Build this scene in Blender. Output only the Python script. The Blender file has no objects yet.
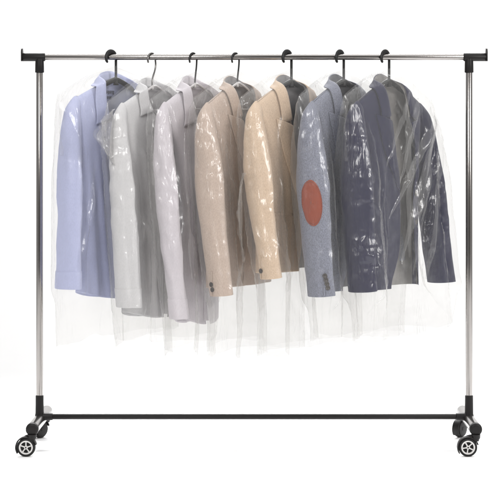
import bpy, math, random
import numpy as np
from math import sin, cos, pi, radians, sqrt, exp
random.seed(7)
scene = bpy.context.scene
COL = scene.collection

# ------------------------------------------------------------------ noise
_rng = np.random.RandomState(11)
_perm = np.concatenate([_rng.permutation(256)] * 3)
_grad = _rng.normal(size=(256, 3)); _grad /= np.linalg.norm(_grad, axis=1)[:, None]

def pn(x, y, z=0.0, seed=0):
    """vectorised gradient noise, about -0.6..0.6"""
    x, y, z = np.broadcast_arrays(np.asarray(x, float) + seed * 17.31, np.asarray(y, float) - seed * 5.77,
                                  np.asarray(z, float) + seed * 3.13)
    xi, yi, zi = [np.floor(a).astype(int) for a in (x, y, z)]
    xf, yf, zf = x - xi, y - yi, z - zi
    u, v, w = [a * a * a * (a * (a * 6 - 15) + 10) for a in (xf, yf, zf)]
    out = 0
    for i in (0, 1):
        for j in (0, 1):
            for k in (0, 1):
                h = _perm[_perm[_perm[(xi + i) & 255] + ((yi + j) & 255)] + ((zi + k) & 255)]
                g = _grad[h]
                d = g[..., 0] * (xf - i) + g[..., 1] * (yf - j) + g[..., 2] * (zf - k)
                out = out + d * (u if i else 1 - u) * (v if j else 1 - v) * (w if k else 1 - w)
    return out

def ridged(x, y, z=0.0, seed=0, octaves=3):
    s, a, f = 0, 1.0, 1.0
    for o in range(octaves):
        s = s + a * (0.5 - np.abs(pn(x * f, y * f, z * f, seed + o)) * 1.6)
        a *= .5; f *= 2.07
    return s

def creases(p, q, seed, n=14, f0=8, f1=30):
    """triangle waves in random directions: the straight sharp creases of crumpled film"""
    r = np.random.RandomState(seed); s = 0
    for i in range(n):
        a = r.uniform(0, pi); f = r.uniform(f0, f1); ph = r.uniform(0, 1)
        t = (p * cos(a) + q * sin(a)) * f + ph + .45 * pn(p * 4, q * 4, i * 3.7, seed)
        s = s + np.abs((t % 1.0) - .5) / f * f0
    return s / sqrt(n)

def sstep(a, b, x):
    t = np.clip((np.asarray(x, float) - a) / (b - a), 0, 1)
    return t * t * (3 - 2 * t)

# ------------------------------------------------------------------ mesh helpers
class MB:
    def __init__(self): self.v = []; self.f = []
    def grid(self, P, wrap=False, flip=False):
        """P: rows x cols x 3; wrap joins the last column to the first"""
        n, m, _ = P.shape; b = len(self.v)
        self.v.extend(P.reshape(-1, 3).tolist())
        for i in range(n - 1):
            for j in range(m if wrap else m - 1):
                k = (j + 1) % m
                q = (b + i * m + j, b + i * m + k, b + (i + 1) * m + k, b + (i + 1) * m + j)
                self.f.append(q[::-1] if flip else q)
        return b
    def cap(self, b, m, flip=False):
        q = tuple(range(b, b + m)); self.f.append(q[::-1] if flip else q)
    def lathe(self, c, axis, prof, n=40, closed=False):
        """prof: (distance along axis, radius)"""
        ax = np.array(axis, float); ax /= np.linalg.norm(ax)
        t = np.array([0, 0, 1.]) if abs(ax[2]) < .9 else np.array([1., 0, 0])
        u = np.cross(ax, t); u /= np.linalg.norm(u); w = np.cross(ax, u)
        pr = list(prof) + ([prof[0]] if closed else [])
        P = np.array([[np.array(c) + ax * h + r * (u * cos(2 * pi * k / n) + w * sin(2 * pi * k / n)) for k in range(n)] for h, r in pr])
        b = self.grid(P, True)
        if not closed:
            self.cap(b, n, True); self.cap(b + (len(pr) - 1) * n, n)
    def sweep(self, pts, ra, rb=None, side=(0, 1, 0), n=14):
        """tube through pts; rb is the radius along 'side', ra the one across it"""
        pts = np.array(pts, float); m = len(pts)
        ra = np.broadcast_to(np.array(ra, float), (m,)); rb = ra if rb is None else np.broadcast_to(np.array(rb, float), (m,))
        T = np.gradient(pts, axis=0); T /= np.linalg.norm(T, axis=1)[:, None]
        P = np.zeros((m, n, 3))
        for i in range(m):
            s = np.array(side, float); s = s - T[i] * s.dot(T[i]); s /= np.linalg.norm(s)
            q = np.cross(T[i], s)
            for k in range(n):
                a = 2 * pi * k / n
                P[i, k] = pts[i] + q * ra[i] * cos(a) + s * rb[i] * sin(a)
        b = self.grid(P, True); self.cap(b, n, True); self.cap(b + (m - 1) * n, n)
    def box(self, lo, hi):
        b = len(self.v); (x0, y0, z0), (x1, y1, z1) = lo, hi
        self.v += [(x0, y0, z0), (x1, y0, z0), (x1, y1, z0), (x0, y1, z0), (x0, y0, z1), (x1, y0, z1), (x1, y1, z1), (x0, y1, z1)]
        self.f += [tuple(b + i for i in q) for q in ((0, 3, 2, 1), (4, 5, 6, 7), (0, 1, 5, 4), (1, 2, 6, 5), (2, 3, 7, 6), (3, 0, 4, 7))]
    def build(self, name, mat, parent=None, smooth=True, solid=0, bevel=0, weld=False, offset=-1, angle=None):
        me = bpy.data.meshes.new(name); me.from_pydata([tuple(p) for p in self.v], [], self.f); me.validate()
        if smooth: me.polygons.foreach_set('use_smooth', [True] * len(me.polygons))
        if smooth and angle: me.set_sharp_from_angle(angle=radians(angle))
        me.materials.append(mat); me.update()
        o = bpy.data.objects.new(name, me); COL.objects.link(o)
        if parent: o.parent = parent
        if weld:
            w = o.modifiers.new('weld', 'WELD'); w.merge_threshold = .0004
        if bevel:
            b = o.modifiers.new('bevel', 'BEVEL'); b.width = bevel; b.segments = 3; b.limit_method = 'ANGLE'
        if solid:
            s = o.modifiers.new('solid', 'SOLIDIFY'); s.thickness = solid; s.offset = offset
        return o

def thing(name, label, cat, loc=(0, 0, 0), rz=0, group=None):
    o = bpy.data.objects.new(name, None); o.empty_display_size = .05
    COL.objects.link(o); o.location = loc; o.rotation_euler = (0, 0, rz)
    return tag(o, label, cat, group)
def tag(o, label, cat, group=None):
    o['label'] = label; o['category'] = cat
    if group: o['group'] = group
    return o

# ------------------------------------------------------------------ materials
def newmat(name):
    m = bpy.data.materials.new(name); m.use_nodes = True
    nt = m.node_tree; nt.nodes.clear()
    out = nt.nodes.new('ShaderNodeOutputMaterial')
    return m, nt, out
def N(nt, t, **kw):
    n = nt.nodes.new(t)
    for k, v in kw.items(): setattr(n, k, v)
    return n
def L(nt, a, b): nt.links.new(a, b)

def plain(name, col, rough=.5, metal=0, bump=0, scale=200, vary=.08, spec=.5):
    m, nt, out = newmat(name)
    p = N(nt, 'ShaderNodeBsdfPrincipled')
    p.inputs['Roughness'].default_value = rough; p.inputs['Metallic'].default_value = metal
    p.inputs['Specular IOR Level'].default_value = spec
    tc = N(nt, 'ShaderNodeTexCoord'); nz = N(nt, 'ShaderNodeTexNoise'); nz.inputs['Scale'].default_value = scale
    nz.inputs['Detail'].default_value = 4
    L(nt, tc.outputs['Object'], nz.inputs['Vector'])
    mx = N(nt, 'ShaderNodeMix', data_type='RGBA')
    mx.inputs[6].default_value = (*[c * (1 - vary) for c in col], 1); mx.inputs[7].default_value = (*[min(1, c * (1 + vary)) for c in col], 1)
    L(nt, nz.outputs['Fac'], mx.inputs['Factor']); L(nt, mx.outputs[2], p.inputs['Base Color'])
    if bump:
        b = N(nt, 'ShaderNodeBump'); b.inputs['Strength'].default_value = bump; b.inputs['Distance'].default_value = .001
        L(nt, nz.outputs['Fac'], b.inputs['Height']); L(nt, b.outputs['Normal'], p.inputs['Normal'])
    L(nt, p.outputs[0], out.inputs['Surface'])
    return m

def fabric(name, col, thread=.12, rough=.85, scale=420, heather=0, sheen=.15, yarn=480):
    """woven cloth: two crossed thread waves, uneven yarn, faint rumple"""
    m, nt, out = newmat(name)
    p = N(nt, 'ShaderNodeBsdfPrincipled'); p.inputs['Roughness'].default_value = rough
    p.inputs['Specular IOR Level'].default_value = .25
    p.inputs['Sheen Weight'].default_value = sheen; p.inputs['Sheen Roughness'].default_value = .5
    tc = N(nt, 'ShaderNodeTexCoord')
    w1 = N(nt, 'ShaderNodeTexWave', wave_type='BANDS', bands_direction='X'); w2 = N(nt, 'ShaderNodeTexWave', wave_type='BANDS', bands_direction='Z')
    for w in (w1, w2):
        w.inputs['Scale'].default_value = scale; w.inputs['Distortion'].default_value = 1.5; w.inputs['Detail'].default_value = 2
        L(nt, tc.outputs['Object'], w.inputs['Vector'])
    wv = N(nt, 'ShaderNodeMath', operation='MULTIPLY'); L(nt, w1.outputs['Fac'], wv.inputs[0]); L(nt, w2.outputs['Fac'], wv.inputs[1])
    mp = N(nt, 'ShaderNodeMapping'); mp.inputs['Scale'].default_value = (1, 1, .35); L(nt, tc.outputs['Object'], mp.inputs['Vector'])
    nz = N(nt, 'ShaderNodeTexNoise'); nz.inputs['Scale'].default_value = yarn; nz.inputs['Detail'].default_value = 3; L(nt, mp.outputs[0], nz.inputs['Vector'])
    big = N(nt, 'ShaderNodeTexNoise'); big.inputs['Scale'].default_value = 26; big.inputs['Detail'].default_value = 5; L(nt, tc.outputs['Object'], big.inputs['Vector'])
    rmp = N(nt, 'ShaderNodeValToRGB'); rmp.color_ramp.elements[0].position = .35; rmp.color_ramp.elements[1].position = .65
    a = thread + heather
    rmp.color_ramp.elements[0].color = (*[c * (1 - a) for c in col], 1); rmp.color_ramp.elements[1].color = (*[min(.95, c * (1 + a)) for c in col], 1)
    L(nt, nz.outputs['Fac'], rmp.inputs['Fac'])
    L(nt, rmp.outputs['Color'], p.inputs['Base Color'])
    h = N(nt, 'ShaderNodeMath', operation='MULTIPLY_ADD'); h.inputs[1].default_value = 5.0; L(nt, big.outputs['Fac'], h.inputs[0]); L(nt, wv.outputs[0], h.inputs[2])
    b = N(nt, 'ShaderNodeBump'); b.inputs['Strength'].default_value = .35; b.inputs['Distance'].default_value = .0012
    L(nt, h.outputs[0], b.inputs['Height']); L(nt, b.outputs['Normal'], p.inputs['Normal'])
    L(nt, p.outputs[0], out.inputs['Surface'])
    return m

def film_mat():
    m, nt, out = newmat('clear_film')
    tc = N(nt, 'ShaderNodeTexCoord'); oi = N(nt, 'ShaderNodeObjectInfo')
    add = N(nt, 'ShaderNodeVectorMath', operation='ADD'); sc = N(nt, 'ShaderNodeVectorMath', operation='SCALE')
    cmb = N(nt, 'ShaderNodeCombineXYZ')
    for k in range(3): L(nt, oi.outputs['Random'], cmb.inputs[k])
    L(nt, cmb.outputs[0], sc.inputs[0]); sc.inputs['Scale'].default_value = 7.0
    mpp = N(nt, 'ShaderNodeMapping'); mpp.inputs['Rotation'].default_value = (0, radians(32), 0); mpp.inputs['Scale'].default_value = (1, 1, .42); L(nt, tc.outputs['Object'], mpp.inputs['Vector']); L(nt, mpp.outputs[0], add.inputs[0]); L(nt, sc.outputs[0], add.inputs[1])
    warp = N(nt, 'ShaderNodeTexNoise'); warp.inputs['Scale'].default_value = 9; warp.inputs['Detail'].default_value = 2
    L(nt, add.outputs[0], warp.inputs['Vector'])
    wa = N(nt, 'ShaderNodeVectorMath', operation='MULTIPLY_ADD'); wa.inputs[1].default_value = (.10, .10, .10)
    L(nt, warp.outputs['Color'], wa.inputs[0]); L(nt, add.outputs[0], wa.inputs[2])
    v1 = N(nt, 'ShaderNodeTexVoronoi', feature='F1'); v1.inputs['Scale'].default_value = 30; L(nt, wa.outputs[0], v1.inputs['Vector'])
    v2 = N(nt, 'ShaderNodeTexVoronoi', feature='F1'); v2.inputs['Scale'].default_value = 75; L(nt, wa.outputs[0], v2.inputs['Vector'])
    mask = N(nt, 'ShaderNodeTexNoise'); mask.inputs['Scale'].default_value = 7; mask.inputs['Detail'].default_value = 3; L(nt, add.outputs[0], mask.inputs['Vector'])
    mr = N(nt, 'ShaderNodeMapRange'); mr.inputs['From Min'].default_value = .47; mr.inputs['From Max'].default_value = .70; L(nt, mask.outputs['Fac'], mr.inputs['Value'])
    acc = None
    for (rot, scl, sx, amp, off) in ((38, 15, .26, .095, 0), (-32, 19, .26, .075, 3), (62, 27, .30, .060, 7), (-58, 34, .35, .040, 11)):
        mq = N(nt, 'ShaderNodeMapping'); mq.inputs['Rotation'].default_value = (0, radians(rot), radians(rot * .3)); mq.inputs['Scale'].default_value = (1, 1, sx); mq.inputs['Location'].default_value = (off, off, off)
        ma = N(nt, 'ShaderNodeVectorMath', operation='ADD'); L(nt, tc.outputs['Object'], ma.inputs[0]); L(nt, sc.outputs[0], ma.inputs[1]); L(nt, ma.outputs[0], mq.inputs['Vector'])
        nq = N(nt, 'ShaderNodeTexNoise'); nq.inputs['Scale'].default_value = scl; nq.inputs['Detail'].default_value = 1.5; L(nt, mq.outputs[0], nq.inputs['Vector'])
        sb = N(nt, 'ShaderNodeMath', operation='SUBTRACT'); sb.inputs[1].default_value = .5; L(nt, nq.outputs['Fac'], sb.inputs[0])
        ab = N(nt, 'ShaderNodeMath', operation='ABSOLUTE'); L(nt, sb.outputs[0], ab.inputs[0])
        rg = N(nt, 'ShaderNodeMapRange', interpolation_type='SMOOTHSTEP'); rg.inputs['From Max'].default_value = .048; rg.inputs['To Min'].default_value = amp; rg.inputs['To Max'].default_value = 0; L(nt, ab.outputs[0], rg.inputs['Value'])
        if acc is None: acc = rg.outputs[0]
        else:
            ad = N(nt, 'ShaderNodeMath', operation='ADD'); L(nt, acc, ad.inputs[0]); L(nt, rg.outputs[0], ad.inputs[1]); acc = ad.outputs[0]
    h0 = N(nt, 'ShaderNodeMath', operation='MULTIPLY_ADD'); h0.inputs[1].default_value = .22; L(nt, v1.outputs['Distance'], h0.inputs[0]); L(nt, acc, h0.inputs[2])
    h1 = N(nt, 'ShaderNodeMath', operation='MULTIPLY_ADD'); h1.inputs[1].default_value = .08
    L(nt, v2.outputs['Distance'], h1.inputs[0]); L(nt, h0.outputs[0], h1.inputs[2])
    st = N(nt, 'ShaderNodeMath', operation='MULTIPLY_ADD'); st.inputs[1].default_value = .80; st.inputs[2].default_value = .34
    L(nt, mr.outputs[0], st.inputs[0])
    b = N(nt, 'ShaderNodeBump'); b.inputs['Distance'].default_value = .012
    L(nt, h1.outputs[0], b.inputs['Height']); L(nt, st.outputs[0], b.inputs['Strength'])
    lw = N(nt, 'ShaderNodeLayerWeight'); lw.inputs['Blend'].default_value = .5; L(nt, b.outputs['Normal'], lw.inputs['Normal'])
    p5 = N(nt, 'ShaderNodeMath', operation='POWER'); p5.inputs[1].default_value = 5; L(nt, lw.outputs['Facing'], p5.inputs[0])
    fr = N(nt, 'ShaderNodeMath', operation='MULTIPLY_ADD'); fr.inputs[1].default_value = .38; fr.inputs[2].default_value = .042; L(nt, p5.outputs[0], fr.inputs[0])
    p3 = N(nt, 'ShaderNodeMath', operation='POWER'); p3.inputs[1].default_value = 3; L(nt, lw.outputs['Facing'], p3.inputs[0])
    ve = N(nt, 'ShaderNodeMath', operation='MULTIPLY_ADD'); ve.inputs[1].default_value = .10; ve.inputs[2].default_value = .050; L(nt, p3.outputs[0], ve.inputs[0])
    tr = N(nt, 'ShaderNodeBsdfTransparent'); tr.inputs['Color'].default_value = (.964, .962, .958, 1)
    gl = N(nt, 'ShaderNodeBsdfGlossy'); gl.inputs['Roughness'].default_value = .11; gl.inputs['Color'].default_value = (1, 1, 1, 1)
    L(nt, b.outputs['Normal'], gl.inputs['Normal'])
    g2 = N(nt, 'ShaderNodeBsdfGlossy'); g2.inputs['Roughness'].default_value = .32; L(nt, b.outputs['Normal'], g2.inputs['Normal'])
    gm = N(nt, 'ShaderNodeMixShader'); gm.inputs[0].default_value = .74; L(nt, gl.outputs[0], gm.inputs[1]); L(nt, g2.outputs[0], gm.inputs[2])
    df = N(nt, 'ShaderNodeBsdfDiffuse'); df.inputs['Color'].default_value = (.76, .755, .75, 1)
    m1 = N(nt, 'ShaderNodeMixShader'); m2 = N(nt, 'ShaderNodeMixShader')
    L(nt, ve.outputs[0], m1.inputs[0]); L(nt, tr.outputs[0], m1.inputs[1]); L(nt, df.outputs[0], m1.inputs[2])
    L(nt, fr.outputs[0], m2.inputs[0]); L(nt, m1.outputs[0], m2.inputs[1]); L(nt, gm.outputs[0], m2.inputs[2])
    L(nt, m2.outputs[0], out.inputs['Surface'])
    return m

M = dict(
    chrome=plain('polished_steel', (.30, .285, .275), .20, 1, 0, 60, .03),
    black=plain('black_plastic', (.009, .0082, .0082), .45, 0, .08, 900, .1, .22),
    hook=plain('black_hook_plastic', (.010, .0095, .010), .45, 0, .05, 700, .1, .3),
    tyre=plain('black_rubber', (.012, .0115, .0115), .6, 0, .1, 600, .1, .25),
    rim=plain('pale_grey_plastic', (.54, .53, .52), .35, 0, 0, 300, .04),
    wire=plain('dark_steel_wire', (.16, .155, .15), .3, 1, 0, 300, .05),
    clearhanger=plain('pale_grey_hanger_plastic', (.50, .48, .48), .3, 0, 0, 300, .05),
    paper=plain('white_backdrop_paper', (.93, .93, .93), .9, 0, 0, 3, .005),
    button=plain('dark_horn_button', (.035, .028, .025), .35, 0, 0, 500, .3),
    pearl=plain('pale_button', (.62, .61, .62), .3, 0, 0, 500, .06),
    ink=plain('dark_print', (.06, .06, .09), .8, 0, 0, 500, .1),
    patch=fabric('rust_suede', (.25, .040, .011), .10, .95, 600),
    stitch=plain('dark_rust_thread', (.12, .03, .018), .8, 0, 0, 500, .1),
    film=film_mat(),
)

# ------------------------------------------------------------------ garments
XN, XT = .068, .205          # half widths at the neck and at the shoulder tip

class Shape:
    """the analytic form of one garment in its own frame: x across the shoulders, -y the front, z up"""
    def __init__(s, zn, tipdrop, zhem, zcuff, whem=.185, dmax=.046, kind='shirt', seed=1, drift=.03, bend=.012,
                 ax=.036, ay=.047, zv=.12, cuffax=.034, cuffay=.044, gape=0.0, fold=.0095, opening=-.004, zcuff_r=None, neckpow=3.5, collarcut=.38, drift_r=None, bend_r=None, cutaway=.05, hookr=.0225):
        s.__dict__.update(locals()); s.zt = zn - tipdrop
    def zs(s, x):
        a = np.abs(x); t = np.clip((a - XN) / (XT - XN), 0, 1.4)
        return s.zn - s.tipdrop * t ** 1.15
    def w(s, v):
        return XT + (s.whem - XT) * sstep(0, .35, v) - .012 * np.exp(-((v - .30) / .12) ** 2)
    def D(s, x, v, side=-1):
        hh = v * (s.zn - s.zhem)
        q = np.clip(np.abs(x) / s.w(v), 0, 1)
        d = .012 * (1 - np.exp(-hh / .007)) + (s.dmax - .012) * (1 - np.exp(-hh / .11))
        d = d * np.sqrt(np.clip(1 - q ** 3, 0, 1))
        if side < 0: d = d + (.010 * np.exp(-(x / .085) ** 4) + .004 * np.exp(-(x / .085) ** 2)) * np.exp(-hh / .12)
        else: d = d + .030 * np.exp(-(x / .072) ** 4) * np.exp(-hh / .12)
        A = s.fold * sstep(.05, .5, v) * (1 - q ** 6)
        xx = x / .2 + .35 * (v - .5) * np.sign(x)
        sd = s.seed + (3 if side > 0 else 0)
        f = .9 * pn(xx * 3.2, v * .9, sd * 1.7, sd) + .6 * pn(xx * 7.5, v * 1.3, 5, sd)
        d = d + A * 2 * f + .0035 * pn(xx * 4, v * 14, 2, sd) * (1 - q ** 4) * sstep(.02, .15, v)
        return np.maximum(d, .006 * (1 - q ** 8) * sstep(0, .06, v))
    def z(s, x, v, hemcurve=0.0):
        zh = s.zhem + hemcurve * (np.abs(x) / s.whem) ** 2
        return (1 - v) * s.zs(x) + v * zh
    def v_of(s, x, z):
        zs = s.zs(x); return np.clip((zs - z) / (zs - s.zhem), 0, 1)
    def xe(s, v, side):
        """front edge of one front panel (side -1 left in the photo, +1 right)"""
        vv = s.zv / (s.zn - s.zhem)
        t = np.clip(v / vv, 0, 1)
        e = (-XN * (1 - t ** s.neckpow) - .012 * np.sin(np.pi * np.clip(t * 1.25, 0, 1)) + s.opening * t ** 3) if s.kind == 'shirt' else (-XN * (1 - t) ** .85 + s.opening * t)
        if s.kind == 'jacket':
            e = e - s.cutaway * sstep(.72, 1.0, v) ** 2
        if side > 0:
            e = e - s.gape * sstep(0, .8, t)
        return -e * side
    # --- sleeve
    def cuff_z(s, side): return s.zcuff_r if side > 0 and s.zcuff_r else s.zcuff
    def arm(s, t, side):
        """half-axes and centre line of a sleeve at t"""
        d = t * (s.zt + .010 - s.cuff_z(side))
        rise = 1 - np.exp(-d / .030); dome = np.sqrt(np.clip(1 - (1 - np.clip(d / .045, 0, 1)) ** 2, 0, 1))
        k = sstep(.25, .98, t)
        ax = (s.ax + (s.cuffax - s.ax) * k) * (.10 + .90 * dome) * (.72 + .28 * sstep(0, .14, d))
        ay = (s.ay + (s.cuffay - s.ay) * k) * (.04 + .96 * rise * dome ** .5) * (.50 + .50 * sstep(.0, .48, t))
        dr = s.drift_r if side > 0 and s.drift_r is not None else s.drift
        bn = s.bend_r if side > 0 and s.bend_r is not None else s.bend
        cx = side * (.190 + .017 * sstep(0, .06, d) + dr * t)
        cy = -bn * t ** (1.1 if side > 0 else 1.35) + .004 * np.sin(t * 3.0)
        return d, ax, ay, cx, cy
    def sleeve(s, phi, t, side, push=0.0):
        d, ax, ay, cx, cy = s.arm(t, side)
        c, n = np.cos(phi), np.sin(phi)
        sd = s.seed * 3 + (1 if side > 0 else 0)
        amp = .0078 * sstep(.03, .25, t) * (1 - .45 * sstep(.86, 1, t))
        if s.kind == 'jacket': amp = amp * .62
        wr = (1.1 * pn(c * 1.1, n * 1.1 + 2, t * 3.0, sd) + .7 * pn(c * 1.6 + t * 2, n * 1.6, t * 9, sd + 1)
              + .45 * ridged(c * .9 + t * 1.5, n * .9, t * 12, sd + 2, 2) * np.exp(-((t - .5) / .22) ** 2))
        cz = creases(np.sin(phi) * .05 + np.cos(phi) * .02, d + .03 * np.cos(phi), sd + 40, 9, 5, 15) - .55
        r = 1 + (amp * wr + .55 * amp * cz) / .04
        r = r + .22 * (.45 + .55 * np.cos((t - .5) * 8)) * cz * (.15 if s.kind == 'shirt' else .11) * (1.5 if s.kind == 'shirt' else 1.0) * sstep(.1, .3, t)
        e = 1.0
        x = cx + ax * r * np.sign(c) * np.abs(c) ** 1.3 + push * c * .9
        y = cy + ay * r * np.sign(n) * np.abs(n) ** .92 + push * n
        z = s.zt + .010 - d
        if s.kind == 'jacket':
            z = z + .010 * n * sstep(.9, 1, t) * 0 + .004 * np.cos(phi + .6) * sstep(.9, 1, t)
        return np.stack(np.broadcast_arrays(x, y, z), -1)

def front_panel(S, side, inset=0.0, nu=46, nv=120, hem=0.0):
    v = np.linspace(0, 1, nv)[:, None]; u = np.linspace(0, 1, nu)[None, :]
    ws = side * (S.w(v) - inset); xe = S.xe(v, side) + side * inset * 0
    x = ws + (xe - ws) * u
    y = -(S.D(x, v, -1) - inset)
    if S.kind == 'jacket':
        y = y - .004 * u * sstep(.3, .8, v)
    z = S.z(x, v, hem)
    return np.stack(np.broadcast_arrays(x, y, z), -1)
def back_panel(S, inset=0.0, nu=80, nv=120, hem=0.0):
    v = np.linspace(0, 1, nv)[:, None]; u = np.linspace(-1, 1, nu)[None, :]
    x = (S.w(v) - inset) * u
    y = S.D(x, v, 1) - inset
    z = S.z(x, v, hem) + .012 * np.exp(-(x / .05) ** 2) * (1 - v)
    return np.stack(np.broadcast_arrays(x, y, z), -1)

def neck_path(S, nfront=34, nback=26, vstart=0.0, vend=None):
    """points of the neckline from the left V point over the left neck, behind the neck, to the right V point"""
    vv = S.zv / (S.zn - S.zhem) if vend is None else vend
    out = []
    v = np.linspace(vv, 0, nfront); x = S.xe(v, -1)
    L_ = np.stack([x, -S.D(x, v, -1), S.z(x, v)], -1)
    xb = -XN * np.cos(np.linspace(0, pi, nback + 2))[1:-1]
    zb = S.zs(xb) + .012 * np.exp(-(xb / .05) ** 2)
    yb = S.D(xb, np.zeros_like(xb), 1)
    B = np.stack([xb, yb, zb], -1)
    v2 = np.linspace(0, vv, nfront); x2 = S.xe(v2, 1)
    R = np.stack([x2, -S.D(x2, v2, -1), S.z(x2, v2)], -1)
    P = np.concatenate([L_, B, R])
    for _ in range(3):                                   # round the corner over the neck side
        P[1:-1] = .25 * P[:-2] + .5 * P[1:-1] + .25 * P[2:]
    return P, nfront, nback

def collar_strip(S, P, ia, ib, stand, fall, tipout, thick_off=.004, rows=14, tip_len=.25):
    """collar: rises 'stand' above the neckline, folds and falls 'fall' outside it, lying on the garment"""
    Q = P[ia:ib]; n = len(Q)
    s = np.linspace(-1, 1, n); back = 1 - np.abs(s)                      # 1 at the centre of the back
    T = np.gradient(Q, axis=0); T /= np.linalg.norm(T, axis=1)[:, None]
    st = stand * (.45 * sstep(.0, .45, back) + .55 * sstep(.45, .95, back)) + .004
    rows_ = []
    up = np.array([0, 0, 1.])
    # outward directions
    ctr = np.array([0, 0.0, 0])
    O = np.stack([Q[:, 0], Q[:, 1], np.zeros(n)], -1)
    O[:, 1] = np.where(O[:, 1] < 0, O[:, 1] * .35, O[:, 1] * 2.2)
    O /= np.linalg.norm(O, axis=1)[:, None] + 1e-9
    side = np.where(s < 0, -1, 1)
    frontw = 1 - sstep(.25, .55, back)                                   # 1 on the front legs of the collar
    per = np.stack([side * np.abs(T[:, 2]), np.zeros(n), np.zeros(n)], -1)
    per = np.stack([side * np.ones(n) * .93, np.zeros(n), -.28 * np.ones(n)], -1)
    per /= np.linalg.norm(per, axis=1)[:, None]
    tip = np.exp(-back / tip_len * 3)
    fl = fall * (1 + tipout * tip)
    for k in np.linspace(0, 1, 5)[:-1]:                                   # inner stand
        rows_.append(Q + up * st[:, None] * k + O * .002 * k)
    F = Q + up * st[:, None]
    for k in np.linspace(0, 1, rows):
        roll = .006 * np.sin(min(1, k * 3) * pi / 2)
        A = F + per * (fl * k)[:, None]                                   # lies on the front
        v = S.v_of(A[:, 0], A[:, 2]); 
        A[:, 1] = np.minimum(-(S.D(A[:, 0], v, -1) + thick_off + roll * (1 - .6 * k)), 10)
        A[:, 2] = np.minimum(A[:, 2], np.where(np.abs(A[:, 0]) > XN, S.zs(A[:, 0]) + .012, 9))
        wout = .25 + .62 * sstep(.72, 1.0, np.abs(O[:, 0]))
        B = F + O * (roll + wout * fl * k)[:, None] - up * (fl * k * .85 * (1 if k > .1 else .6))[:, None]
        zmin = S.zs(B[:, 0]) + .007
        nearside = sstep(.045, .068, np.abs(B[:, 0]))
        B[:, 2] = np.where(B[:, 2] < zmin, B[:, 2] * (1 - nearside) + zmin * nearside, B[:, 2])
        B[:, 1] = np.where(B[:, 1] > 0, np.maximum(B[:, 1], S.D(B[:, 0], np.maximum(0, S.v_of(B[:, 0], B[:, 2])), 1) + thick_off), B[:, 1])
        lim = S.D(np.clip(B[:, 0], -.2, .2), np.maximum(.004, S.v_of(B[:, 0], B[:, 2])), 1) + .013
        B[:, 1] = np.where(B[:, 1] > 0, np.minimum(B[:, 1], lim), B[:, 1])
        rows_.append(A * frontw[:, None] + B * (1 - frontw[:, None]))
    G = np.stack(rows_)
    for _ in range(2):
        G[:, 1:-1] = .25 * G[:, :-2] + .5 * G[:, 1:-1] + .25 * G[:, 2:]
    return G

def disc_button(parent, S, side, phi, t, mat, r=.0075):
    """a sewn button lying on the sleeve"""
    p = S.sleeve(np.array(phi), np.array(t), side, .002); e = .06
    a = S.sleeve(np.array(phi + e), np.array(t), side, .002) - S.sleeve(np.array(phi - e), np.array(t), side, .002)
    b = S.sleeve(np.array(phi), np.array(t + .008), side, .002) - S.sleeve(np.array(phi), np.array(t - .008), side, .002)
    n = np.cross(a, b); n /= np.linalg.norm(n)
    if n.dot(np.array([cos(phi), sin(phi), 0])) < 0: n = -n
    mb = MB()
    mb.lathe(p - n * .001, n, [(0, r * .9), (.0015, r), (.0032, r), (.0038, r * .86), (.0028, r * .7), (.0026, r * .15)], 20)
    return mb.build('button', mat, parent, angle=50)

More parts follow.
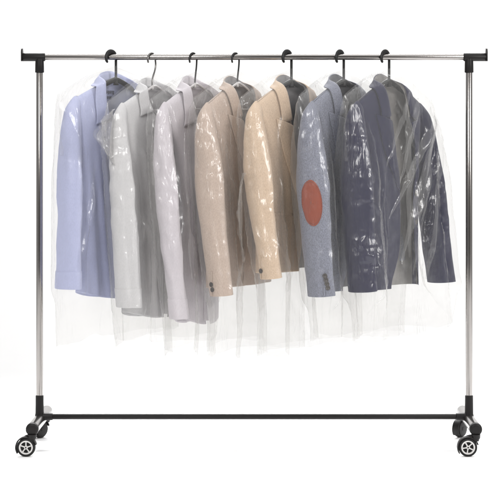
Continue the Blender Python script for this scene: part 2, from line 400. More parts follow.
def sleeve_part(S, side, mat, root, cuff_mat=None, patch=False, buttons=(), vent=None):
    np_, nt_ = 64, 150
    ph = np.linspace(0, 2 * pi, np_, endpoint=False)[None, :]
    tmax = .915 if S.kind == 'shirt' else 1.0
    t = (np.linspace(0, 1, nt_) ** 1.25)[:, None] * tmax
    P = S.sleeve(ph, t, side)
    mb = MB(); b = mb.grid(P, True, side > 0); mb.cap(b, np_)
    if S.kind == 'jacket':                                                # turned-in hem and inside of the cuff
        In = S.sleeve(ph, np.linspace(1, .90, 12)[:, None], side, -.005)
        mb.grid(In, True, side > 0)
        rim = np.stack([P[-1], In[0]]); mb.grid(rim, True, side > 0)
    o = mb.build('sleeve', mat, root, solid=.0012 if S.kind == 'shirt' else 0)
    if S.kind == 'shirt':
        tt = np.array([.905, .909, .913, .93, .955, .98, .996, 1.0])[:, None]
        push = np.array([-.001, .0025, .0035, .0035, .0035, .0035, .0035, .002])[:, None]
        C = S.sleeve(ph, tt, side, push)
        # smooth out the gathers
        mean = C.mean(axis=1, keepdims=True)
        cm = MB(); cm.grid(C, True, side > 0)
        In = S.sleeve(ph, np.linspace(1, .91, 6)[:, None], side, .001); cm.grid(In, True, side > 0)
        cm.grid(np.stack([C[-1], In[0]]), True, side > 0)
        c = cm.build('cuff', cuff_mat or mat, o)
        disc_button(o, S, side, pi * .58 if side < 0 else pi * .42, .957, M['pearl'], .0055)
    for (phi, tb) in buttons:
        disc_button(o, S, side, phi, tb, M['button'], .0082)
    if vent is not None:                                                  # overlapped edge of the cuff opening
        tv = np.linspace(.875, .998, 20)[:, None]; k = np.linspace(0, 1, 9)[None, :]
        pv = vent + .30 * (1 - tv) / .12 - k * .16 if side < 0 else vent + k * .16
        V = S.sleeve(pv, tv, side, .0035 - .0034 * (k ** 4) * 1.0)
        vm = MB(); vm.grid(V, False, side > 0); vm.build('cuff_vent', mat, o, solid=.0015)
    if patch:
        a = np.linspace(0, 2 * pi, 48, endpoint=False)[None, :]; r = np.array([0.001, .25, .5, .75, .9, .97, 1.0, 1.0])[:, None]
        ofs = np.array([.0038, .0038, .0038, .0038, .0036, .003, .002, -.002])[:, None]
        Pp = S.sleeve(3.42 + r * .60 * np.cos(a), .525 + .118 * r * np.sin(a), side, ofs)
        pm = MB(); b = pm.grid(Pp, True); pm.cap(b, 48); pm.build('elbow_patch', M['patch'], o)
        sm = MB()
        for q in range(54):
            aa = 2 * pi * (q + np.linspace(0, .55, 4)) / 54
            sm.sweep(S.sleeve(3.42 + .92 * .60 * np.cos(aa), .525 + .92 * .118 * np.sin(aa), side, .0042), .0007, n=6)
        sm.build('patch_stitching', M['stitch'], o)
    return o

def garment_origin(S): return np.array([0, 0, S.zhem])

def shift(mbgrid, S):  return mbgrid - garment_origin(S)

class Off(MB):
    pass

def make_shirt(S, mat, root, label_mark):
    o0 = garment_origin(S)
    mb = MB()
    for sd in (-1, 1): mb.grid(front_panel(S, sd, hem=.03), False, sd < 0)
    mb.grid(back_panel(S, hem=.03), False, False)
    mb.build('body', mat, root, solid=.0014, weld=True)
    # placket: the doubled strip down the front
    v = np.linspace(S.zv / (S.zn - S.zhem), .985, 90)[:, None]; k = np.linspace(-1, 1, 9)[None, :]
    x = S.opening + .016 * k + 0 * v
    y = -(S.D(x, v, -1) + .003 - .001 * k ** 8); z = S.z(x, v, .03)
    pm = MB(); pm.grid(np.stack(np.broadcast_arrays(x, y, z), -1), False, True); pm.build('placket', mat, root, solid=.0014)
    for q in np.linspace(.2, .9, 6):
        xx = np.array(S.opening); vv = np.array(q); yy = -(S.D(xx, vv, -1) + .0035)
        b = MB(); b.lathe((float(xx), float(yy), float(S.z(xx, vv))), (0, -1, 0), [(0, .005), (.001, .0055), (.0022, .0055), (.0026, .0045), (.002, .001)], 18)
        b.build('button', M['pearl'], root, angle=50)
    P, nf, nb = neck_path(S)
    cut = int(nf * S.collarcut)
    G = collar_strip(S, P, cut, len(P) - cut, .030, .050, .45)
    cm = MB(); cm.grid(G, False, False); cm.build('collar', mat, root, solid=.0022, offset=0)
    for sd in (-1, 1): sleeve_part(S, sd, mat, root)
    # inside back: yoke label
    def on_back(x, z, off): 
        v = S.v_of(x, z); return np.stack(np.broadcast_arrays(x, S.D(x, v, 1) - off, z), -1)
    if label_mark == 'print':
        m = MB(); r = np.random.RandomState(5)
        for row, (z0, xa, xb) in enumerate(((S.zn - .022, -.028, .026), (S.zn - .042, -.020, .018))):
            x = xa
            while x < xb:
                wd = r.uniform(.0035, .0065); hgt = .013 if row == 0 else .011
                for bars in range(2):
                    xx = np.linspace(x + bars * wd * .55, x + bars * wd * .55 + wd * .33, 3)[None, :]; zz = np.linspace(z0, z0 - hgt * r.uniform(.7, 1), 3)[:, None]
                    m.grid(on_back(xx, zz, .0022), False, True)
                xx = np.linspace(x, x + wd * .9, 3)[None, :]; zq = z0 - hgt * r.choice([.1, .5, .85]); zz = np.linspace(zq, zq - .0022, 3)[:, None]
                m.grid(on_back(xx, zz, .0024), False, True)
                x += wd + .0022
        m.build('printed_mark', M['ink'], root)
    else:
        xx = np.linspace(-.021, .021, 12)[None, :]; zz = np.linspace(S.zn - .028, S.zn - .062, 10)[:, None]
        m = MB(); m.grid(on_back(xx, zz, .0028), False, True); m.build('neck_label', M[label_mark], root, solid=.0008)

def lapel(S, side, mat, root, wmax=.078, s0=0.0, s1=.66):
    """turned-back lapel along the front edge, from the V point up to the notch"""
    vv = S.zv / (S.zn - S.zhem) * 1.02
    s = np.linspace(0, 1, 70)[:, None]; k = np.linspace(0, 1, 16)[None, :]
    v = vv * (1 - s * s1)
    xf = S.xe(v, side); zf = S.z(xf, v)
    wd = wmax * np.clip(s / .92, 0, 1) ** .62 * (1 - .0 * s)
    x = xf + side * wd * k * .97
    z = zf + wd * k * (-.12 + .42 * sstep(.5, 1, s))
    va = S.v_of(x, z)
    bulge = .009 * np.sin(pi * np.clip(k * .9 + .1, 0, 1)) * sstep(0, .3, s) + .0035
    y = -(S.D(x, va, -1) + bulge)
    G = np.stack(np.broadcast_arrays(x, y, z), -1)
    m = MB(); m.grid(G, False, side > 0)
    return m.build('lapel', mat, root, solid=.0026, offset=0)

def make_jacket(S, mat, lin, root, patch=False, buttons=(), pocket=False, vent=2.55):
    mb = MB()
    for sd in (-1, 1): mb.grid(front_panel(S, sd), False, sd < 0)
    mb.grid(back_panel(S), False, False)
    mb.build('body', mat, root, solid=.0012, weld=True, offset=1)
    lb = MB()
    for sd in (-1, 1): lb.grid(front_panel(S, sd, .0045), False, sd < 0)
    lb.grid(back_panel(S, .0045), False, False)
    lb.build('lining', lin, root)
    for sd in (-1, 1): lapel(S, sd, mat, root)
    P, nf, nb = neck_path(S)
    cut = int(nf * .70)
    G = collar_strip(S, P, cut, len(P) - cut, .026, .048, .12, thick_off=.0065, tip_len=.2)
    cm = MB(); cm.grid(G, False, False); cm.build('collar', mat, root, solid=.0026, offset=0)
    cl = MB(); cl.grid(G[:5] * np.array([.97, .93, 1]), False, False); cl.build('collar_lining', lin, root)
    for sd in (-1, 1):
        sleeve_part(S, sd, mat, root, patch=patch and sd < 0, buttons=buttons if sd < 0 else [(pi - p, t) for p, t in buttons], vent=vent if sd < 0 else None)
    for sd in ((-1, 1) if pocket else ()):
        u = np.linspace(0, 1, 16)[None, :]; k = np.linspace(0, 1, 8)[:, None]
        x = sd * (.055 + .105 * u) ; z = S.zhem + .205 - .012 * k + .006 * u
        y = -(S.D(x, S.v_of(x, z), -1) + .0040 - .0022 * (k < .05))
        m = MB(); m.grid(np.stack(np.broadcast_arrays(x, y, z), -1), False, sd > 0); m.build('pocket_flap', mat, root, solid=.002)
    # front buttons on the left-hand edge
    for z in (S.zn - S.zv - .02, S.zn - S.zv - .12):
        xx = np.array(S.xe(S.v_of(np.array(0.), np.array(z)), 1) + .018); yy = -(S.D(xx, S.v_of(xx, np.array(z)), -1) + .004)
        b = MB(); b.lathe((float(xx), float(yy), z), (0, -1, 0), [(0, .008), (.0015, .009), (.003, .009), (.0036, .0078), (.0026, .006), (.0024, .001)], 20)
        b.build('button', M['button'], root, angle=50)

# ------------------------------------------------------------------ garment bags
def make_bag(S, zbot, name, seed, W0=.276, W1=.292, crumple=(), haze_folds=0.0, tiltb=0.0, res=(330, 300), fold=1.0, flange=(), streaks=(), pleats=(), flare=.016):
    na, nv = res
    a = np.linspace(0, 2 * pi, na, endpoint=False)[None, :]
    v = np.linspace(0, 1, nv)[:, None] ** .92
    W = W0 + (W1 - W0) * v + .006 * pn(v * 5, 0, 0, seed)
    c, s = np.cos(a), np.sin(a)
    x = W * np.sign(c) * np.abs(c) ** .9
    q = np.abs(x) / W
    # upper edge: over the collar and down the shoulders to the welded corners
    ztop = S.zn + .064
    ax_ = np.abs(x)
    edge = ztop - .004 * (ax_ / .03) ** 2
    edge = np.where(ax_ > .03, ztop - .004 - (ax_ - .03) * .32 - .22 * np.clip(ax_ - .12, 0, 1) ** 1.2, edge)
    edge = edge + .004 * pn(x * 18, np.sign(s) * 0, 0, seed)
    edge = np.maximum(edge, S.zs(np.minimum(ax_, XT)) + .014 - 1.1 * np.clip(ax_ - XT - .01, 0, 1))
    zb = zbot - .010 * x / .28 * np.sign(pn(seed * .37, 0, 0, 5) + .05) + .026 * pn(x * 6, s * .7, 1, seed + 4) + .007 * pn(x * 14, s * 1.2, 1, seed + 24) + tiltb * x + .006 * pn(x * 30, s, 3, seed + 5)
    z = edge * (1 - v) + zb * v
    h = np.clip(edge - z, 0, 2)
    d = .007 + .050 * (1 - np.exp(-h / .055))
    lens = d * np.sqrt(np.clip(1 - q ** 5, 0, 1))
    # what the film must clear
    vg = np.clip((S.zs(x) - z) / (S.zs(x) - S.zhem), 0, 1)
    need = np.where(np.abs(x) < S.w(vg), S.D(np.clip(x, -.2, .2), vg, -1) + .008, 0)
    need = np.where((z < S.zhem), 0, need)
    sl = 0; yc = 0
    for sd in (-1, 1):
        ts = np.clip((S.zt + .012 - z) / (S.zt + .010 - S.cuff_z(sd)), 0, 1)
        d_, rx, ry, cx, cy = S.arm(ts, sd)
        e_ = np.clip(1 - (np.abs(x - cx) / (rx * 1.1 + .009)) ** 2.2, 0, 1) ** .5
        sl = np.maximum(sl, (ry * 1.10 + .008) * e_ * (.72 * sstep(S.cuff_z(sd) - .16, S.cuff_z(sd) - .0, z) + .28 * sstep(S.cuff_z(sd) - .05, S.cuff_z(sd) - .002, z)) * sstep(0, .03, S.zt + .03 - z))
        yc = yc + cy * sstep(.10, .19, sd * x)
    nk = .060 * np.clip(1 - (ax_ / .135) ** 4, 0, 1) ** .5 * sstep(0, .042, edge - z) * np.exp(-np.clip(S.zn - z, 0, 1) / .10)
    nk = np.where(s > 0, nk, nk * .72)
    need = np.maximum(need, nk)
    free = sstep(S.zhem + .05, S.zhem - .16, z)                            # hangs free below the garment
    lens = lens * (1 + .12 * free) * (1 - free + free * (1 - .93 * q ** 2.2))
    y = np.sign(s) * np.maximum(lens, np.maximum(need, sl)) + yc
    y = np.where(np.abs(s) < 1e-6, yc, y)
    P = np.stack(np.broadcast_arrays(x, y, z), -1)
    # normals of the base form
    da = np.roll(P, -1, 1) - np.roll(P, 1, 1); dv = np.gradient(P, axis=0)
    n = np.cross(da, dv); n /= np.linalg.norm(n, axis=2)[..., None] + 1e-9
    flipn = np.sign((n * np.stack([x * .3 + 0 * v, np.sign(s) + 0 * v, 0 * z], -1)).sum(-1))[..., None]; n = n * np.where(flipn == 0, 1, flipn)
    sg = np.sign(s) * 1.7 + 0 * v
    X, Z = x + 0 * v, z
    # long hanging folds, tension folds from the shoulders, fine crumples
    hang = ridged(X * 11 + .8 * Z, sg, Z * 1.6, seed + 1, 3)
    ten = ridged((X - .25) * 5 + Z * 9, (X) * 6 - Z * 4, sg, seed + 2, 3)
    ten2 = ridged((X + .25) * 5 - Z * 9, X * 6 + Z * 4, sg, seed + 6, 3)
    cr = creases(X + sg * .37, Z, seed + 3)
    msk = sstep(-.08, .30, pn(X * 7, Z * 6, sg, seed + 9))
    cmask = 0
    for (px, pz, pr, pa) in crumple:
        cmask = cmask + pa * np.exp(-(((X - px) / pr) ** 2 + ((Z - pz) / (pr * 1.8)) ** 2))
    disp = .0042 * fold * hang * (.35 + .65 * sstep(.1, .8, h)) + (.0022 + .008 * haze_folds) * (ten + ten2) * (1 - .5 * free) + .0065 * msk * cr + .02 * cmask * cr \
         + .012 * free * (ridged(X * 5, sg, Z * .8, seed + 8, 2) - .4) * np.where(q < .98, 1, .4)
    rr = np.random.RandomState(seed + 77); lines = list(streaks)
    for i in range(26):
        xa = rr.uniform(-.27, .27); za = S.zt + rr.uniform(-.45, .04); ln = rr.uniform(.12, .50); an = rr.normal(0, .38) - .5 * xa
        lines.append((xa, za, xa + ln * sin(an), za - ln * cos(an), rr.uniform(.003, .009), rr.uniform(.008, .024), rr.choice([-1, -1, 1])))
    lc = 0
    for (xa, za, xb, zb_, am, wd, sd_) in lines:
        ln = math.hypot(xb - xa, zb_ - za); ux, uz = (xb - xa) / ln, (zb_ - za) / ln
        tt_ = ((X - xa) * ux + (Z - za) * uz) / ln
        dd = (X - xa) * uz - (Z - za) * ux + .010 * np.sin(tt_ * 4 + xa * 30)
        prof_ = np.where(dd > 0, np.clip(1 - dd / wd, 0, 1), np.clip(1 + dd / (wd * 2.2), 0, 1))
        lc = lc + am * prof_ * sstep(0, .12, tt_) * sstep(1.0, .7, tt_) * (np.sign(s) == sd_)
    disp = disp * .62 + lc * fold
    disp = disp * sstep(0, .06, h + .012) * (1 - .7 * q ** 12)
    disp = np.maximum(disp, -.003) + .001
    P = P + n * disp[..., None]
    P[..., 0] += .010 * free * pn(Z * 8, sg, X * 3, seed + 12) + cmask * .010 * pn(X * 25, Z * 25, sg, seed + 13)
    P[..., 0] += flare * free * np.clip(P[..., 0] / W0, 0, 1)
    mb = MB(); mb.grid(P, True)
    front = P[:, (np.sign(s) < 0)[0], :].reshape(-1, 3)
    for (xa, za, xb, zb_, wd) in pleats:                                  # folds where the film lies double
        t_ = np.linspace(0, 1, 60)[:, None]; u_ = np.linspace(0, 1, 9)[None, :]
        dx, dz = xb - xa, zb_ - za; ln = math.hypot(dx, dz); nx_, nz_ = dz / ln, -dx / ln
        wv_ = wd * (.15 + .85 * np.sin(pi * t_ ** .7) ** .7) * (1 + .3 * pn(t_ * 5, xa * 9, 0, seed))
        c0 = .012 * pn(t_ * 3, za * 5, 1, seed + 2) * np.sin(pi * t_)
        xx = xa + dx * t_ + nx_ * (wv_ * (u_ - .5) + c0); zz = za + dz * t_ + nz_ * (wv_ * (u_ - .5) + c0)
        xf, zf = xx.ravel(), zz.ravel(); yy = np.zeros(xf.size)
        for q0 in range(0, xf.size, 60):
            dd = (front[None, :, 0] - xf[q0:q0 + 60, None]) ** 2 + (front[None, :, 2] - zf[q0:q0 + 60, None]) ** 2
            yy[q0:q0 + 60] = front[dd.argmin(1), 1]
        yy = yy.reshape(xx.shape)
        for _ in range(3): yy[1:-1] = .25 * yy[:-2] + .5 * yy[1:-1] + .25 * yy[2:]
        for lay in (1,):
            mb.grid(np.stack([xx, yy - .0022 * lay - .004 * np.sin(pi * u_) * .7, zz], -1))
    for (z0, z1, wd, amp) in [f for f in flange for _ in range(4 if f[2] > .08 else 3 if f[2] > .03 else 1)]:                                       # loose crumpled weld along the near edge, folded on itself
        seed += 3
        u = np.linspace(0, 1, 40)[None, :]; k = np.linspace(0, 1, 90)[:, None]
        zz = z1 + (z0 - z1) * k
        prof = wd * (.06 + .94 * np.sin(pi * k ** .8)) * (1 + .25 * pn(k * 6, 1.0, 0, seed + 30))
        xx = -W0 + (.030 if wd > .08 else .006) - prof * u
        yy = .35 * amp * pn(k * 5, u * 2, 0, seed + 31) + amp * 2.2 * (creases(xx * 1.3 + 0 * zz, zz + 0 * xx, seed + 32, 10, 10, 34) - .35) * np.minimum(1, u * 3) - .02 * u
        xx = xx + .010 * pn(xx * 40, zz * 40, 0, seed + 33) * u
        mb.grid(np.stack(np.broadcast_arrays(xx, yy, zz + .008 * pn(xx * 30, zz * 30, 2, seed + 34) * u), -1))
    return mb

# ------------------------------------------------------------------ hangers
RAIL_Z, RAIL_R = 1.3620, .0105
def make_hanger(name, label, X, Y, rz, S, thick=True, body='black'):
    t = thing(name, label, 'hanger', (X, Y, S.zt), rz, 'clothes hangers on the rail')
    z0 = S.zt
    r = S.hookr
    zc = RAIL_Z - z0 + RAIL_R - (r - .0032)
    neck = S.zn + .012 - z0
    hk = MB()
    ang = np.linspace(0, radians(205), 40)
    prof = np.sin(np.clip(ang / radians(205), 0, 1) * pi) ** .8
    if thick:
        ra = .0032 + .0055 * prof
        pts = [(-r + (r + rr - .0034) * cos(a), 0, zc + (r + rr - .0034) * sin(a)) for a, rr in zip(ang, ra)]
        low = [(0, 0, q) for q in np.linspace(neck, zc - .002, 14)]
        hk.sweep(low + pts, [.0046] * 14 + list(ra), [.0046] * 14 + [.0046] * 40)
    else:
        pts = [(-r + r * cos(a), 0, zc + r * sin(a)) for a in ang]
        low = [(-.0115 * sstep(0, 1, 1 - k) * (1.5 if body == 'wire' else 1) - (.004 * sin(k * 2 * pi) if body == 'wire' else 0), 0, neck + (zc - .002 - neck) * k) for k in np.linspace(0, 1, 16)]
        hk.sweep(low + pts, [.0030] * 16 + list(.0030 + .0006 * prof), None)
    tip = pts[-1]
    hk.lathe((tip[0], 0, tip[2]), (0, 0, -1), [(-.003, .0025), (.0, .0034), (.002, .0026), (.003, .001)], 16)
    hk.build('hook', M['wire' if body == 'wire' else 'hook'], t, angle=60)
    bd = MB(); xs = np.linspace(-.188, .188, 60)
    zz = S.zs(xs) - z0 - .010 - .006 * (np.abs(xs) / .188) ** 3
    zz = np.where(np.abs(xs) < XN, zz + .026 * (1 - (np.abs(xs) / XN) ** 1.3), zz)
    x0 = 0 if thick else (-.0172 if body == 'wire' else -.0115)
    if body == 'black':
        bd.sweep(np.stack([xs, 0 * xs, zz], -1), .0095 - .003 * (np.abs(xs) / .188) ** 2, .0055 + .003 * (np.abs(xs) / .188))
        bd.lathe((0, 0, neck - .016), (0, 0, 1), [(0, .010), (.006, .0085), (.022, .006), (.026, .0055)], 20)
        bd.build('shoulder_bar', M['black'], t)
    else:
        bd.sweep(np.stack([xs, 0 * xs, zz], -1), .0042, .0032)
        bd.lathe((x0, 0, neck - .010), (0, 0, 1), [(0, .006), (.006, .0055), (.014, .0045), (.018, .004)], 16)
        bx = np.linspace(-.178, .178, 12); bd.sweep(np.stack([bx, 0 * bx, 0 * bx + zz[2] - .012], -1), .0028)
        bd.build('shoulder_bar', M['clearhanger'], t)
    return t

# ------------------------------------------------------------------ the rack
def tube(mb, a, b, r, n=40):
    a = np.array(a, float); b = np.array(b, float); l = np.linalg.norm(b - a)
    mb.lathe(a, b - a, [(0, r * .96), (.0008, r), (l - .0008, r), (l, r * .96)], n)

XL, XR = -.749, .754
LEGZ = .0915
rack = thing('clothes_rack', 'chrome rolling clothes rack with black joints and four casters, carrying all the garments', 'clothes rack', (0, 0, 0))
def P_(fn, name, mat, parent=rack, **k):
    m = MB(); fn(m); return m.build(name, mat, parent, **k)
P_(lambda m: tube(m, (XL - .02, 0, RAIL_Z), (XR + .02, 0, RAIL_Z), RAIL_R, 48), 'top_rail', M['chrome'], angle=40)
for X, sg, xo in ((XL, -1, -.808), (XR, 1, .813)):
    j = MB()
    xi = X - sg * .019
    j.lathe((xo, 0, RAIL_Z - .0005), (-sg, 0, 0), [(0, .0132), (.0012, .0142), (abs(xi - xo) - .0012, .0142), (abs(xi - xo), .0128)], 40)
    j.lathe((X, 0, RAIL_Z - .006), (0, 0, -1), [(0, .0145), (.02, .0152), (.047, .0156), (.0485, .0146)], 40)
    o = j.build('joint', M['black'], rack, angle=40)
    f = MB()
    th = .0045
    x0, x1 = sorted((xo, xo + sg * th))
    pts = [(-.014, -.0135), (.014, -.0135), (.014, .016), (.011, .024), (.006, .0285), (0, .030), (-.006, .0285), (-.011, .024), (-.014, .016)]
    G = np.array([[(x, p[0], RAIL_Z + p[1]) for p in pts] for x in (x0, x1)])
    b = f.grid(G, True); f.cap(b, len(pts), False); f.cap(b + len(pts), len(pts), True)
    f.build('end_lip', M['black'], o, smooth=False, bevel=.0012)
    P_(lambda m: tube(m, (X, 0, LEGZ), (X, 0, RAIL_Z - .03), .0118, 48), 'post', M['chrome'], angle=40)
    s = MB()
    s.lathe((X, 0, LEGZ + .012), (0, 0, 1), [(0, .017), (.012, .0150), (.050, .0144), (.0735, .0142), (.0745, .0130)], 40)
    s.lathe((X - sg * .012, 0, .1035), (-sg, 0, 0), [(0, .0135), (.02, .0135), (.033, .0122), (.034, .0105)], 32)
    s.build('socket', M['black'], rack, angle=40)
    # leg: a wide chrome tube lying front to back
    lg = MB(); R = .0210; y0, y1 = -.192, .196
    prof = [(0, R)] + [(y1 - y0 - 0.0 + R * .55 * sin(a), R * cos(a)) for a in np.linspace(0, pi / 2 * .98, 12)]
    lg.lathe((X, y0, LEGZ), (0, 1, 0), prof, 48)
    leg = lg.build('leg', M['chrome'], rack, angle=50)
    cp = MB()
    cp.lathe((X, y0 + .010, LEGZ), (0, -1, 0), [(0, R + .0004), (.0006, R + .0010), (.014, R + .0006)] + [(.014 + .007 * sin(a), (R + .0006) * (.5 + .5 * cos(a))) for a in np.linspace(.15, pi / 2, 8)], 40)
    cp.build('end_cap', M['black'], leg, angle=60)
P_(lambda m: tube(m, (XL + .03, 0, .1035), (XR - .03, 0, .1035), .0098, 32), 'bottom_bar', M['black'], angle=40)

def caster(X, Y, face, turn, lean):
    """swivel caster: stem under the leg, hood over the wheel; X,Y the stem, lean the trail of the wheel sideways"""
    r = .0335; wz = r; X_ = X; X = 0.0; wx = (lean if face > 0 else -lean); lean = wx
    h = MB(); y_ = Y; Y = 0.0; made = []
    h.lathe((X, Y, LEGZ - .012), (0, 0, -1), [(0, .0165), (.012, .0160), (.018, .0125), (.024, .0110)], 28)
    # hood: curved shell over the wheel
    sgn = -1 if lean <= 0 else 1
    ang = np.linspace(radians(15), radians(215), 30) if sgn < 0 else np.linspace(radians(165), radians(-35), 30)
    ri, ro = r + .0012, r + .0052
    rows = []
    for a in ang:
        c, s_ = cos(a), sin(a)
        rows.append([(wx + ri * c, Y - .0135, wz + ri * s_), (wx + ro * c, Y - .0125, wz + ro * s_), (wx + (ro + .001) * c, Y, wz + (ro + .001) * s_), (wx + ro * c, Y + .0145, wz + ro * s_), (wx + ri * c, Y + .0155, wz + ri * s_)])
    G = np.array(rows)
    b = h.grid(G, True)
    h.cap(b, 5); h.cap(b + 29 * 5, 5, True)
    # back plate of the hood and the bridge to the stem
    h.lathe((wx, Y + .0112, wz), (0, 1, 0), [(0, .0290), (.0028, .0285), (.0036, .0265), (.0036, .008), (.0050, .0075), (.0054, .002)], 40)
    br = np.linspace(0, 1, 8)
    h.sweep([(X * (1 - k) + wx * k + lean * .25 * sin(k * pi), Y + .004 * k, (LEGZ - .026) * (1 - k) + (wz + r * .84) * k) for k in br], [.0165 - .003 * k for k in br], [.0095] * 8, n=20)
    body = h.build('caster', M['black'], rack, angle=45); body.location = (X_, y_, 0); body.scale = (.94, .94, .94); body.rotation_euler.z = 0 if face > 0 else pi + radians(52)
    t = MB(); t.lathe((wx, Y + .0105, wz), (0, -1, 0), [(0, .0255), (0, .0305), (.0015, .0325), (.005, r), (.016, r), (.0195, .0325), (.021, .0305), (.0212, .0262), (.0195, .0250), (.001, .0250)], 56, closed=True)
    t.build('tyre', M['tyre'], body, angle=35)
    w = MB(); w.lathe((wx, Y + .0095, wz), (0, -1, 0), [(0, .0195), (0, .0250), (.0205, .0250), (.0212, .0243), (.0212, .0208), (.0200, .0198)], 56, closed=True)
    w.build('rim', M['rim'], body, angle=35)
    k = MB(); k.lathe((wx, Y + .0080, wz), (0, -1, 0), [(0, .0196), (.011, .0196), (.0112, .002)], 40)
    k.build('wheel_centre', M['tyre'], body, angle=40)
    sp = MB()
    for q in range(5):
        a = 2 * pi * q / 5 + .3 + turn
        c, s_ = cos(a), sin(a)
        pts = [(wx + c * e, Y - .0072, wz + s_ * e) for e in np.linspace(.005, .0192, 5)]
        sp.sweep(pts, [.0030, .0026, .0022, .0026, .0034], [.0032] * 5, n=10)
    sp.lathe((wx, Y - .004, wz), (0, -1, 0), [(0, .0062), (.0055, .0062), (.0068, .0050), (.0072, .0015)], 24)
    sp.build('spokes', M['rim'], body, angle=40)
    n = MB(); n.lathe((wx, Y - .0100, wz), (0, -1, 0), [(0, .0030), (.0018, .0030), (.0024, .0020)], 6)
    n.build('axle_nut', M['black'], body, angle=30)
caster(XL, -.195, 1, 0, -.021)
caster(XR, -.195, 1, .5, -.029)
caster(XL, .195, -1, .9, -.036)
caster(XR, .195, -1, .2, -.018)

# ------------------------------------------------------------------ clothes along the rail
def px(p): return (p - 253.6) * .0035
F = dict(
    blue=fabric('pale_blue_cotton', (.42, .448, .645), .05, .8, 700),
    grey=fabric('light_grey_cotton', (.545, .54, .55), .05, .8, 700),
    lav=fabric('lilac_grey_cotton', (.545, .51, .545), .05, .8, 700),
    taupe=fabric('taupe_wool', (.465, .37, .31), .10, .9, 380),
    tan=fabric('tan_linen', (.56, .425, .31), .10, .9, 380),
    heather=fabric('blue_grey_heather', (.185, .195, .245), .14, .9, 340, .12, .15, 520),
    navy=fabric('navy_wool', (.006, .006, .034), .16, .9, 360, .05),
)
LIN = plain('charcoal_lining', (.17, .16, .162), .5, 0, 1.0, 60, .3)
LIN7 = plain('warm_grey_lining', (.17, .16, .152), .5, 0, .9, 60, .25)
LINB = plain('slate_lining', (.05, .05, .062), .5, 0, .9, 60, .3)
M['greylabel'] = plain('dark_grey_label', (.12, .12, .12), .8, 0, 0, 400, .1)
M['palelabel'] = plain('pale_label', (.45, .44, .45), .8, 0, 0, 400, .1)

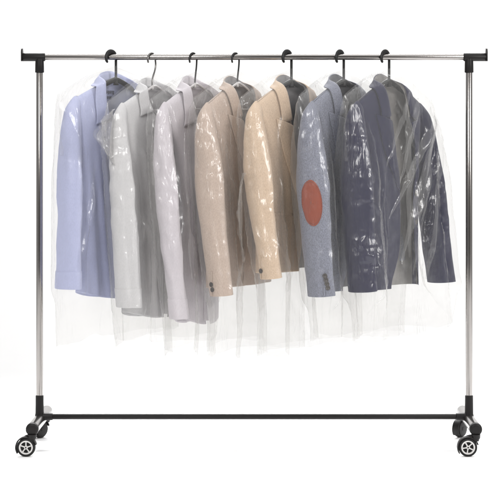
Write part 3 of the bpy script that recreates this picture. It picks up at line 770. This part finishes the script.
SPEC = [
 # name, px of the shaft, yaw, shape, cloth ...
 dict(kind='shirt', px=115.5, yaw=50, S=dict(zn=1.268, tipdrop=.056, zhem=.520, zcuff=.566, seed=1, zv=.20, drift=.032, whem=.19, ax=.038, ay=.052, cuffay=.050), mat='blue', mark='print',
      lab='pale blue long-sleeved dress shirt at the left end of the rack', hang='thick black hanger in the collar of the pale blue shirt', bag='clear plastic garment bag over the pale blue shirt', flange=[(1.02, 1.19, .012, .006)], zbot=.385, thick=True, body='black', crumple=[(-.25, 1.17, .05, .6)]),
 dict(kind='shirt', px=155.0, yaw=58, S=dict(zn=1.245, tipdrop=.056, zhem=.452, zcuff=.506, seed=2, zv=.125, neckpow=3, collarcut=.40, drift=.016, bend=.052, whem=.185, ay=.048, cuffay=.048), mat='grey', mark='greylabel',
      lab='light grey dress shirt with dark neck label, beside the pale blue shirt', hang='pale wishbone hanger with thin curved metal hook in the light grey shirt', bag='clear plastic garment bag with a crumpled upper edge over the light grey shirt', flange=[(.985, 1.175, .105, .022)], zbot=.372, thick=False, body='wire', crumple=[(-.285, 1.05, .055, 2.2), (-.27, 1.15, .05, 1.0)]),
 dict(kind='shirt', px=196.5, yaw=58, S=dict(zn=1.252, tipdrop=.060, zhem=.428, zcuff=.468, zcuff_r=.62, seed=3, zv=.26, neckpow=1.4, collarcut=.55, drift=.010, bend=.078, whem=.115, ay=.046, cuffay=.032), mat='lav', mark='palelabel',
      lab='lilac grey dress shirt hanging between the light grey shirt and a taupe jacket', hang='pale hanger with thin black hook in the lilac grey shirt', bag='clear plastic garment bag over the lilac grey shirt', pleats=[(-.16, 1.1, -.20, .6, .022)], flange=[(.92, 1.17, .022, .010)], zbot=.352, thick=False, body='pale', crumple=[(-.27, 1.1, .06, .8), (-.28, .85, .05, .5)]),
 dict(kind='jacket', px=239.0, yaw=57, S=dict(zn=1.255, tipdrop=.064, zhem=.565, zcuff=.548, zcuff_r=.64, kind='jacket', seed=4, zv=.34, cutaway=-.03, opening=.025, drift=.014, bend=.078, fold=.005, ay=.058, ax=.042, cuffay=.045), mat='taupe', lin=LIN,
      buttons=[(2.86, .942), (2.92, .966)], vent=2.80, lab='taupe suit jacket with two dark cuff buttons, next to the lilac shirt', hang='pale hanger with thin black hook in the taupe jacket', bag='clear plastic garment bag over the taupe jacket', pleats=[(.06, 1.15, -.08, .66, .034), (-.02, .90, -.12, .52, .03)], flange=[(.98, 1.17, .018, .010)], zbot=.330, thick=False, body='pale', crumple=[(-.25, 1.08, .05, 1.2), (-.2, .45, .06, 1.2)]),
 dict(kind='jacket', px=291.5, yaw=51, S=dict(zn=1.260, tipdrop=.064, zhem=.615, zcuff=.605, zcuff_r=.66, kind='jacket', seed=5, zv=.40, cutaway=.02, drift=.012, bend=.085, fold=.005, ay=.058, ax=.042, cuffay=.042), mat='tan', lin=LIN, pocket=True,
      buttons=[(2.90, .955)], vent=2.78, lab='warm tan jacket with one dark cuff button and grey lining', hang='black hanger with wide flat hook in the tan jacket', bag='clear plastic garment bag over the warm tan jacket', pleats=[(-.02, 1.0, -.10, .55, .030), (.05, 1.2, -.02, .8, .03)], flange=[(.66, .96, .045, .014)], zbot=.352, thick=True, body='black', crumple=[(-.25, 1.15, .05, 1.2), (-.27, .72, .05, 1.2)]),
 dict(kind='jacket', px=344.0, yaw=54, S=dict(zn=1.262, tipdrop=.066, zhem=.550, zcuff=.545, zcuff_r=.64, kind='jacket', seed=6, zv=.34, opening=-.030, drift=.020, bend=.060, fold=.005, ay=.066, ax=.044, cuffay=.054), mat='heather', lin=LINB, patch=True,
      buttons=[(3.90, .895), (3.94, .915), (3.98, .935), (4.02, .955)], vent=3.75, lab='grey-blue heather jacket with a rust suede elbow patch', hang='black hanger with wide flat hook in the grey-blue jacket', bag='clear plastic garment bag over the grey-blue jacket with elbow patch', pleats=[(.10, 1.18, -.08, .78, .028), (.16, 1.1, .0, .7, .032), (-.12, 1.16, -.16, .8, .022)], zbot=.385, thick=True, body='black', crumple=[(-.25, 1.12, .06, 1.0), (-.24, .62, .05, .8)]),
 dict(kind='jacket', px=389.5, yaw=52, S=dict(zn=1.262, tipdrop=.066, zhem=.555, zcuff=.560, kind='jacket', seed=7, zv=.36, drift=.025, bend=.050, drift_r=.060, bend_r=.050, fold=.006, gape=.085, whem=.165, ay=.066, ax=.044, cuffay=.058), mat='navy', lin=LIN7,
      buttons=[], vent=None, lab='dark navy suit jacket hanging open at the right end of the rack', hang='black hanger with wide flat hook in the dark navy jacket', bag='clear plastic garment bag, streaked with folds, over the dark navy jacket', flange=[(1.0, 1.2, .020, .010)], zbot=.398, thick=True, body='black', crumple=[(-.2, .9, .08, .7), (-.23, .63, .06, 1.2)], haze=.5, tiltb=.04, flare=.05, pleats=[(.215, 1.17, -.10, .80, .030), (.20, 1.16, -.02, .64, .044), (.19, 1.19, .05, .60, .028), (.215, 1.13, .12, .58, .028), (.05, 1.24, -.12, .98, .024), (.10, 1.22, -.03, .92, .030), (.02, 1.20, .03, .66, .040)], streaks=[(.21, 1.17, -.09, .82, .014, .018, -1), (.17, 1.17, .02, .62, .013, .022, -1), (.20, 1.12, .10, .58, .012, .020, -1), (.12, 1.2, -.06, 1.0, .010, .014, -1), (.22, 1.05, .02, .74, .010, .018, -1), (-.05, 1.22, .10, .98, .009, .014, -1)]),
]
for i, d in enumerate(SPEC):
    S = Shape(**d['S']); X = px(d['px']); rz = radians(d['yaw']); Y = S.hookr * sin(rz)
    make_hanger('hanger', d['hang'], X, Y, rz, S, d['thick'], d['body'])
    nm = 'dress_shirt' if d['kind'] == 'shirt' else 'suit_jacket'
    g = thing(nm, d['lab'], 'shirt' if d['kind'] == 'shirt' else 'jacket', (X, Y, 0), rz, 'shirts on the rack' if d['kind'] == 'shirt' else 'jackets on the rack')
    if d['kind'] == 'shirt': make_shirt(S, F[d['mat']], g, d['mark'])
    else: make_jacket(S, F[d['mat']], d['lin'], g, d.get('patch', False), d['buttons'], pocket=d.get('pocket', False), vent=d['vent'])
    g.location.z = 0
    b = make_bag(S, d['zbot'], 'garment_bag', 20 + i * 13, crumple=d['crumple'], haze_folds=d.get('haze', 0), tiltb=d.get('tiltb', 0), flange=d.get('flange', ()), streaks=d.get('streaks', ()), pleats=d.get('pleats', ()), flare=d.get('flare', .016))
    o = b.build('garment_bag', M['film']); o.location = (X, Y, 0); o.rotation_euler = (0, 0, rz)
    tag(o, d['bag'], 'garment bag', 'clear garment bags on the rack')

# ------------------------------------------------------------------ backdrop: white seamless sweep
bk = MB(); prof = [(-2.6, 0.0), (-1.5, 0), (-.5, 0), (1, 0), (2.6, 0)] + [(2.6 + 1.0 * sin(a), 1.0 - 1.0 * cos(a)) for a in np.linspace(.06, pi / 2, 20)] + [(3.6, 2.0), (3.6, 3.4)]
bk.grid(np.array([[(x, y, z) for x in np.linspace(-4.5, 4.5, 9)] for y, z in prof]))
bo = bk.build('backdrop', M['paper']); bo['kind'] = 'structure'; bo['label'] = 'seamless white studio backdrop and floor'

# ------------------------------------------------------------------ light
def area(name, loc, target, sx, sy, power, col=(1, 1, 1)):
    l = bpy.data.lights.new(name, 'AREA'); l.shape = 'RECTANGLE'; l.size = sx; l.size_y = sy; l.energy = power; l.color = col
    o = bpy.data.objects.new(name, l); COL.objects.link(o); o.location = loc
    from mathutils import Vector
    o.rotation_euler = (Vector(target) - Vector(loc)).to_track_quat('-Z', 'Y').to_euler()
    return o
area('key_softbox', (-1.3, -3.8, 2.7), (0, 0, .85), 1.0, 1.0, 83, (1, .985, .965))
area('fill_softbox', (3.1, -2.9, 2.4), (0, 0, .85), 1.1, 1.1, 100, (1, .985, .97))
area('top_softbox', (.3, -.2, 3.3), (.3, -.2, 0), 4.4, 2.4, 53)
area('floor_light', (.2, 2.1, 2.5), (.2, -.2, 0), 4.5, .5, 46).data.spread = radians(62)
area('backdrop_light', (.3, 2.2, 3.2), (.3, 3.0, .3), 6.0, .8, 31)
w = bpy.data.worlds.new('World'); scene.world = w; w.use_nodes = True
nt = w.node_tree; bg = nt.nodes['Background']
tc = N(nt, 'ShaderNodeTexCoord'); sp = N(nt, 'ShaderNodeSeparateXYZ'); L(nt, tc.outputs['Generated'], sp.inputs[0])
rp = N(nt, 'ShaderNodeValToRGB'); mp = N(nt, 'ShaderNodeMapRange'); mp.inputs['From Min'].default_value = -1; mp.inputs['From Max'].default_value = 1
L(nt, sp.outputs['Y'], mp.inputs['Value']); L(nt, mp.outputs[0], rp.inputs['Fac'])
e = rp.color_ramp.elements; e[0].position = .0; e[0].color = (.10, .095, .092, 1); e[1].position = .45; e[1].color = (.55, .55, .55, 1)
e2 = rp.color_ramp.elements.new(.16); e2.color = (.42, .415, .41, 1)
L(nt, rp.outputs['Color'], bg.inputs['Color']); bg.inputs['Strength'].default_value = 1.0

# ------------------------------------------------------------------ camera
cd = bpy.data.cameras.new('camera'); cam = bpy.data.objects.new('camera', cd); COL.objects.link(cam)
cam.location = (.04, -6.0, 1.0715); cam.rotation_euler = (radians(90), 0, 0)
cd.sensor_width = 36; cd.lens = 36 * 6 / 1.75; cd.shift_x = -.0526 / 1.75; cd.shift_y = -.385 / 1.75
cd.clip_end = 100; cd.clip_start = .1
scene.camera = cam
scene.view_settings.view_transform = 'Standard'; scene.view_settings.look = 'None'; scene.view_settings.exposure = 0; scene.view_settings.gamma = 1
scene.cycles.transparent_max_bounces = 64; scene.cycles.max_bounces = 8; scene.cycles.use_denoising = True
scene.cycles.caustics_reflective = False; scene.cycles.caustics_refractive = False
